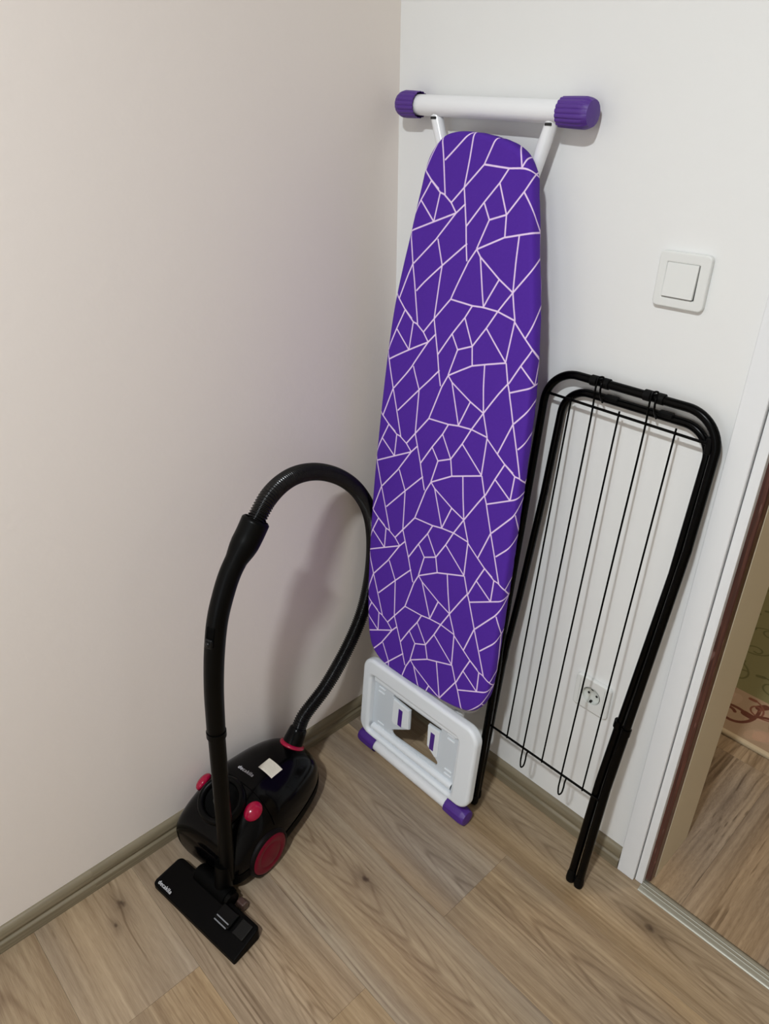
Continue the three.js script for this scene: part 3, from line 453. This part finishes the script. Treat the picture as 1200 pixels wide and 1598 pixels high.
    const b = mesh('slide_button', new RoundedBoxGeometry(0.015, 0.019, 0.011, 3, 0.003), phys(0x08090b, 0.3, { specularIntensity: 0.6 }), grip); b.quaternion.setFromRotationMatrix(basis); b.position.copy(wpts[i]).addScaledVector(sideways, 0.0178).addScaledVector(t, 0.006);
    const d = mesh('slide_button', new THREE.SphereGeometry(0.005, 16, 12), phys(0x0a0b0d, 0.3, { specularIntensity: 0.7 }), grip); d.position.copy(wpts[i]).addScaledVector(sideways, 0.0220).addScaledVector(t, 0.006); }
  // lower tube of the wand
  const wandTop = L(0.1988, 0.452, 0.6596), wandLow = L(0.2195, 0.060, 0.689);
  const lower = mesh('wand_tube', rod(wandLow, wandTop, 0.0158, 32, 0.0168), plastic, Vc);
  { const d = wandTop.clone().sub(wandLow).normalize(); mesh('joint_ring', rod(wandTop.clone().addScaledVector(d, -0.010), wandTop.clone().addScaledVector(d, 0.003), 0.0194, 36), plastic, lower); }
  // floor nozzle
  const nz = mesh('floor_nozzle', (() => {
    const s = new THREE.Shape(); const hw = 0.1345, hd = 0.037; s.moveTo(-hw + 0.010, hd); s.lineTo(hw - 0.004, hd); s.quadraticCurveTo(hw, hd, hw, hd - 0.004); s.lineTo(hw - 0.001, -hd + 0.010); s.quadraticCurveTo(hw - 0.002, -hd, hw - 0.012, -hd); s.lineTo(-hw + 0.022, -hd); s.quadraticCurveTo(-hw + 0.012, -hd, -hw + 0.008, -hd + 0.010); s.lineTo(-hw + 0.002, hd - 0.010); s.quadraticCurveTo(-hw + 0.003, hd, -hw + 0.010, hd);
    const g = new THREE.ExtrudeGeometry(s, { depth: 0.026, bevelEnabled: true, bevelThickness: 0.003, bevelSize: 0.003, bevelOffset: -0.003, bevelSegments: 3, curveSegments: 8 }).translate(0, 0, 0.003).rotateX(Math.PI / 2).scale(1, -1, 1);   // shape y -> z (front +), height up
    const p = g.attributes.position; for (let i = 0; i < p.count; i++) { const f = clamp((p.getZ(i) + hd) / (2 * hd)); p.setY(i, p.getY(i) * lerp(1.0, 0.42, f * f * 0.6 + f * 0.4)); }
    if (g.index) g.setIndex([...g.index.array].reverse()); else { for (const k of Object.keys(g.attributes)) { const A = g.attributes[k], n = A.itemSize, v = A.array; for (let i = 0; i < A.count; i += 3) for (let c = 0; c < n; c++) { const t = v[(i + 1) * n + c]; v[(i + 1) * n + c] = v[(i + 2) * n + c]; v[(i + 2) * n + c] = t; } } }
    g.computeVertexNormals(); return g;
  })(), phys(0x030202, 0.5, { specularIntensity: 0.14 }), Vc);
  nz.position.copy(L(0.2175, 0.0015, 0.7505)); nz.rotation.y = 0.139 - al;
  const topY = (z) => 0.032 * lerp(1.0, 0.42, (() => { const f = clamp((z + 0.037) / 0.074); return f * f * 0.6 + f * 0.4; })());
  const slope = (z) => Math.atan2(topY(z - 0.005) - topY(z + 0.005), 0.01);
  { const t = mesh('lettering', lettering('decakila', 0.042), print, nz); t.position.set(-0.1005, topY(0.027) + 0.0006, 0.0275); t.rotation.x = -Math.PI / 2 + slope(0.027);
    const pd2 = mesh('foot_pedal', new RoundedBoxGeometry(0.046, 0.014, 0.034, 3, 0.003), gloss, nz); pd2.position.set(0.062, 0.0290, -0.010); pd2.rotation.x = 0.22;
    for (const [dz, dy] of [[0.010, 0.0078], [0.0185, 0.0060]]) { const r = mesh('rib', new RoundedBoxGeometry(0.036, 0.0022, 0.0026, 2, 0.0008), std(0x77797d, 0.35), pd2); r.position.set(0, dy, dz); }  // pale grey ribs paint in the highlights along the pedal edges
    const win = mesh('inlay', new RoundedBoxGeometry(0.030, 0.006, 0.034, 2, 0.002), phys(0x0e0d0c, 0.4, { specularIntensity: 0.4 }), nz); win.position.set(0.108, 0.0285, -0.012); win.rotation.x = 0.21;
    const brl = mesh('swivel_barrel', rod(V3(-0.062, 0.030, -0.040), V3(0.034, 0.030, -0.040), 0.0205, 36), matte, nz); void brl;
    mesh('barrel_end', rod(V3(-0.066, 0.030, -0.040), V3(-0.060, 0.030, -0.040), 0.017, 30), plastic, nz); mesh('barrel_end', rod(V3(0.032, 0.030, -0.040), V3(0.044, 0.030, -0.040), 0.0175, 30), plastic, nz);
    const wheelClip = mesh('clip', new RoundedBoxGeometry(0.022, 0.020, 0.016, 3, 0.004), phys(0x4a3630, 0.35, { clearcoat: 0.5 }), nz); wheelClip.position.set(0.056, 0.0125, -0.055);
    const nk = mesh('neck', rod(nz.worldToLocal ? V3(0.008, 0.030, -0.046) : V3(), V3(0.0035, 0.098, -0.0595), 0.0205, 32, 0.0195), plastic, nz); void nk; }
  // print and sticker on the lid
  { const x = -0.003, z = -0.004, n = normalAt(x, z), m = mesh('lettering', lettering('decakila', 0.046), print, Vc); const up = V3(0, 0, -1).addScaledVector(n, n.z).normalize(), rt = up.clone().cross(n); m.quaternion.setFromRotationMatrix(new THREE.Matrix4().makeBasis(rt, up, n)); m.position.set(x, surf(x, z), z).addScaledVector(n, 0.0026);
    const x2 = 0.030, z2 = -0.048, n2 = normalAt(x2, z2), up2 = V3(0, 0, -1).addScaledVector(n2, n2.z).normalize();
    const stex = canvasTexture(128, 128, (g) => { g.fillStyle = '#ddd7c6'; g.fillRect(0, 0, 128, 128); g.strokeStyle = 'rgba(120,112,95,0.55)'; g.lineWidth = 2; for (let r = 0; r < 9; r++) { let x = 22; while (x < 104) { const l = 4 + 12 * hash(r, x, 5); if (hash(x, r, 9) > 0.25) { g.beginPath(); g.moveTo(x, 20 + r * 11); g.lineTo(Math.min(x + l, 106), 20 + r * 11 + (hash(x, r, 2) - 0.5) * 2); g.stroke(); } x += l + 4; } } });
    const sg = new THREE.PlaneGeometry(0.042, 0.037, 8, 8); const st = mesh('sticker', sg, std(0xffffff, 0.6, { map: stex }), Vc);
    const rt2 = up2.clone().cross(n2), p = sg.attributes.position; for (let i = 0; i < p.count; i++) { const q = V3(x2, surf(x2, z2), z2).addScaledVector(rt2, p.getX(i)).addScaledVector(up2, p.getY(i)); q.y = surf(q.x, q.z) + 0.0033; p.setXYZ(i, q.x, q.y, q.z); } sg.computeVertexNormals(); void st; }
}

// ---------------------------------------------------------------- switch and socket
{
  const wp = phys(0xdfe0dd, 0.35, { clearcoat: 0.2 }), dark = std(0x3a3d3a, 0.6);
  const s = thing('light_switch', 'white square light switch with single rocker high on the white wall', 'light switch', [0.636, 1.2804, 0]);
  const fr = roundRect(0, 0, 0.083, 0.083, 0.008); fr.holes.push(roundRect(-0.001, -0.0005, 0.0519, 0.0519, 0.001, new THREE.Path()));
  mesh('frame', extrude(fr, 0.010, 0.0025, 4), wp, s);
  mesh('backing', box(-0.03, 0.028, -0.03, 0.029, 0.0006, 0.004), dark, s);
  const rk = mesh('rocker', new RoundedBoxGeometry(0.0505, 0.0508, 0.006, 3, 0.0012), wp, s); rk.position.set(-0.0013, 0.0002, 0.0092); rk.rotation.x = -0.065; rk.rotation.y = -0.01;
  const o = thing('power_outlet', 'white round-socket power outlet low on wall behind the drying rack wires', 'power outlet', [0.6251, 0.4224, 0]);
  const pl = roundRect(0, 0, 0.082, 0.082, 0.008); const hole = new THREE.Path(); hole.absarc(-0.001, 0.0, 0.0205, 0, Math.PI * 2, true); pl.holes.push(hole);
  mesh('plate', extrude(pl, 0.010, 0.0025, 4, 40), wp, o);
  const cup = new THREE.LatheGeometry([[0.0001, 0], [0.0196, 0], [0.0196, 0.008], [0.0204, 0.009]].map((p) => new THREE.Vector2(...p)), 48).rotateX(Math.PI / 2); const c = mesh('socket_cup', cup, std(0xcfd2cc, 0.4), o); c.position.set(-0.001, 0, -0.004 + 0.0055);
  for (const x of [-0.0095, 0.0095]) mesh('pin_hole', new THREE.CylinderGeometry(0.0026, 0.0026, 0.001, 20).rotateX(Math.PI / 2).translate(-0.001 + x, 0, 0.0022), std(0x0b0b0b, 0.8), o);
  for (const y of [1, -1]) mesh('earth_clip', box(-0.0035, 0.0015, y > 0 ? 0.0152 : -0.0192, y > 0 ? 0.0192 : -0.0152, 0.002, 0.0085, 0.0006), std(0x23231f, 0.35, { metalness: 0.7 }), o);
  for (const x of [0.0275, -0.0302]) mesh('frame_seam', box(x, x + 0.0007, -0.034, 0.034, 0.0096, 0.0103), std(0xb4b7b2, 0.5), o);
}

// ---------------------------------------------------------------- rug beyond the doorway
{
  const rw = 1.9, rd = 1.5, tex = canvasTexture(1600, 1260, (g, w, h) => {
    const k = w / rw; g.fillStyle = '#7b7650'; g.fillRect(0, 0, w, h);
    g.fillStyle = '#a48b72'; g.fillRect(0, h - 0.20 * k, w, 0.20 * k); g.fillRect(0, 0, w, 0.2 * k); g.fillRect(0, 0, 0.2 * k, h); g.fillRect(w - 0.2 * k, 0, 0.2 * k, h);
    for (let i = 0; i < 60; i++) { g.fillStyle = `rgba(${190 + 30 * hash(i, 1, 3)},${150 + 20 * hash(i, 2, 3)},${130 + 20 * hash(i, 3, 3)},0.22)`; g.beginPath(); g.ellipse(hash(i, 4, 3) * w, h - 0.1 * k + (hash(i, 5, 3) - 0.5) * 0.16 * k, 0.03 * k, 0.02 * k, hash(i, 6, 3) * 3, 0, 7); g.fill(); }
    const scroll = (x, y, s, rot, col, lw) => { g.save(); g.translate(x, y); g.rotate(rot); g.scale(s, s); g.strokeStyle = col; g.lineCap = 'round'; g.lineWidth = lw; g.beginPath(); g.moveTo(-70, 30); g.bezierCurveTo(-50, -50, 20, -60, 34, -14); g.bezierCurveTo(38, 14, 2, 22, -2, -4); g.stroke(); g.beginPath(); g.moveTo(-40, -18); g.bezierCurveTo(-20, 20, 30, 40, 76, 12); g.stroke(); g.lineWidth = lw * 2.2; g.beginPath(); g.moveTo(70, 12); g.lineTo(86, -6); g.moveTo(-66, 26); g.lineTo(-84, 34); g.stroke(); g.restore(); };
    for (let i = 0; i < 16; i++) { const x = (0.06 + i * 0.125) * k; scroll(x, h - 0.10 * k, 0.92, i % 2 ? 2.6 : 0.5, '#643626', 9); scroll(x + 45, h - 0.15 * k, 0.5, i * 1.3, '#7b4a38', 9); scroll(x, 0.10 * k, 0.92, i % 2 ? 2.6 : 0.5, '#643626', 9); }
    for (let j = 0; j < 8; j++) for (let i = 0; i < 14; i++) scroll((0.26 + i * 0.11) * k, (0.28 + j * 0.135) * k, 0.62, (i * 2 + j * 3) * 0.9, 'rgba(82,80,46,0.7)', 8);
    g.fillStyle = '#c9b79a'; g.fillRect(0, h - 10, w, 10); g.fillRect(0, 0, w, 10);
  });
  const t = thing('rug', 'cream and olive rug with reddish brown scroll border on next room floor', 'rug', [1.25, 0, -0.5715 - rd / 2]);
  const pileBump = dataTexture(256, 256, (u, v) => { const n = 128 + 120 * (noise(u * 90, v * 90, 701) - 0.5); return [n, n, n]; }, false); pileBump.repeat.set(8, 6);
  const g = new RoundedBoxGeometry(rw, 0.009, rd, 2, 0.003).translate(0, 0.0046, 0), p = g.attributes.position, uv = g.attributes.uv; for (let i = 0; i < p.count; i++) uv.setXY(i, p.getX(i) / rw + 0.5, 0.5 - p.getZ(i) / rd);
  mesh('pile', g, std(0xffffff, 0.95, { map: tex, bumpMap: pileBump, bumpScale: 0.001 }), t);
  mesh('edging', box(-rw / 2, rw / 2, 0.0003, 0.0075, rd / 2 - 0.002, rd / 2 + 0.003, 0.002), std(0xb9a88a, 0.9), t);
}

renderer.render(scene, camera);
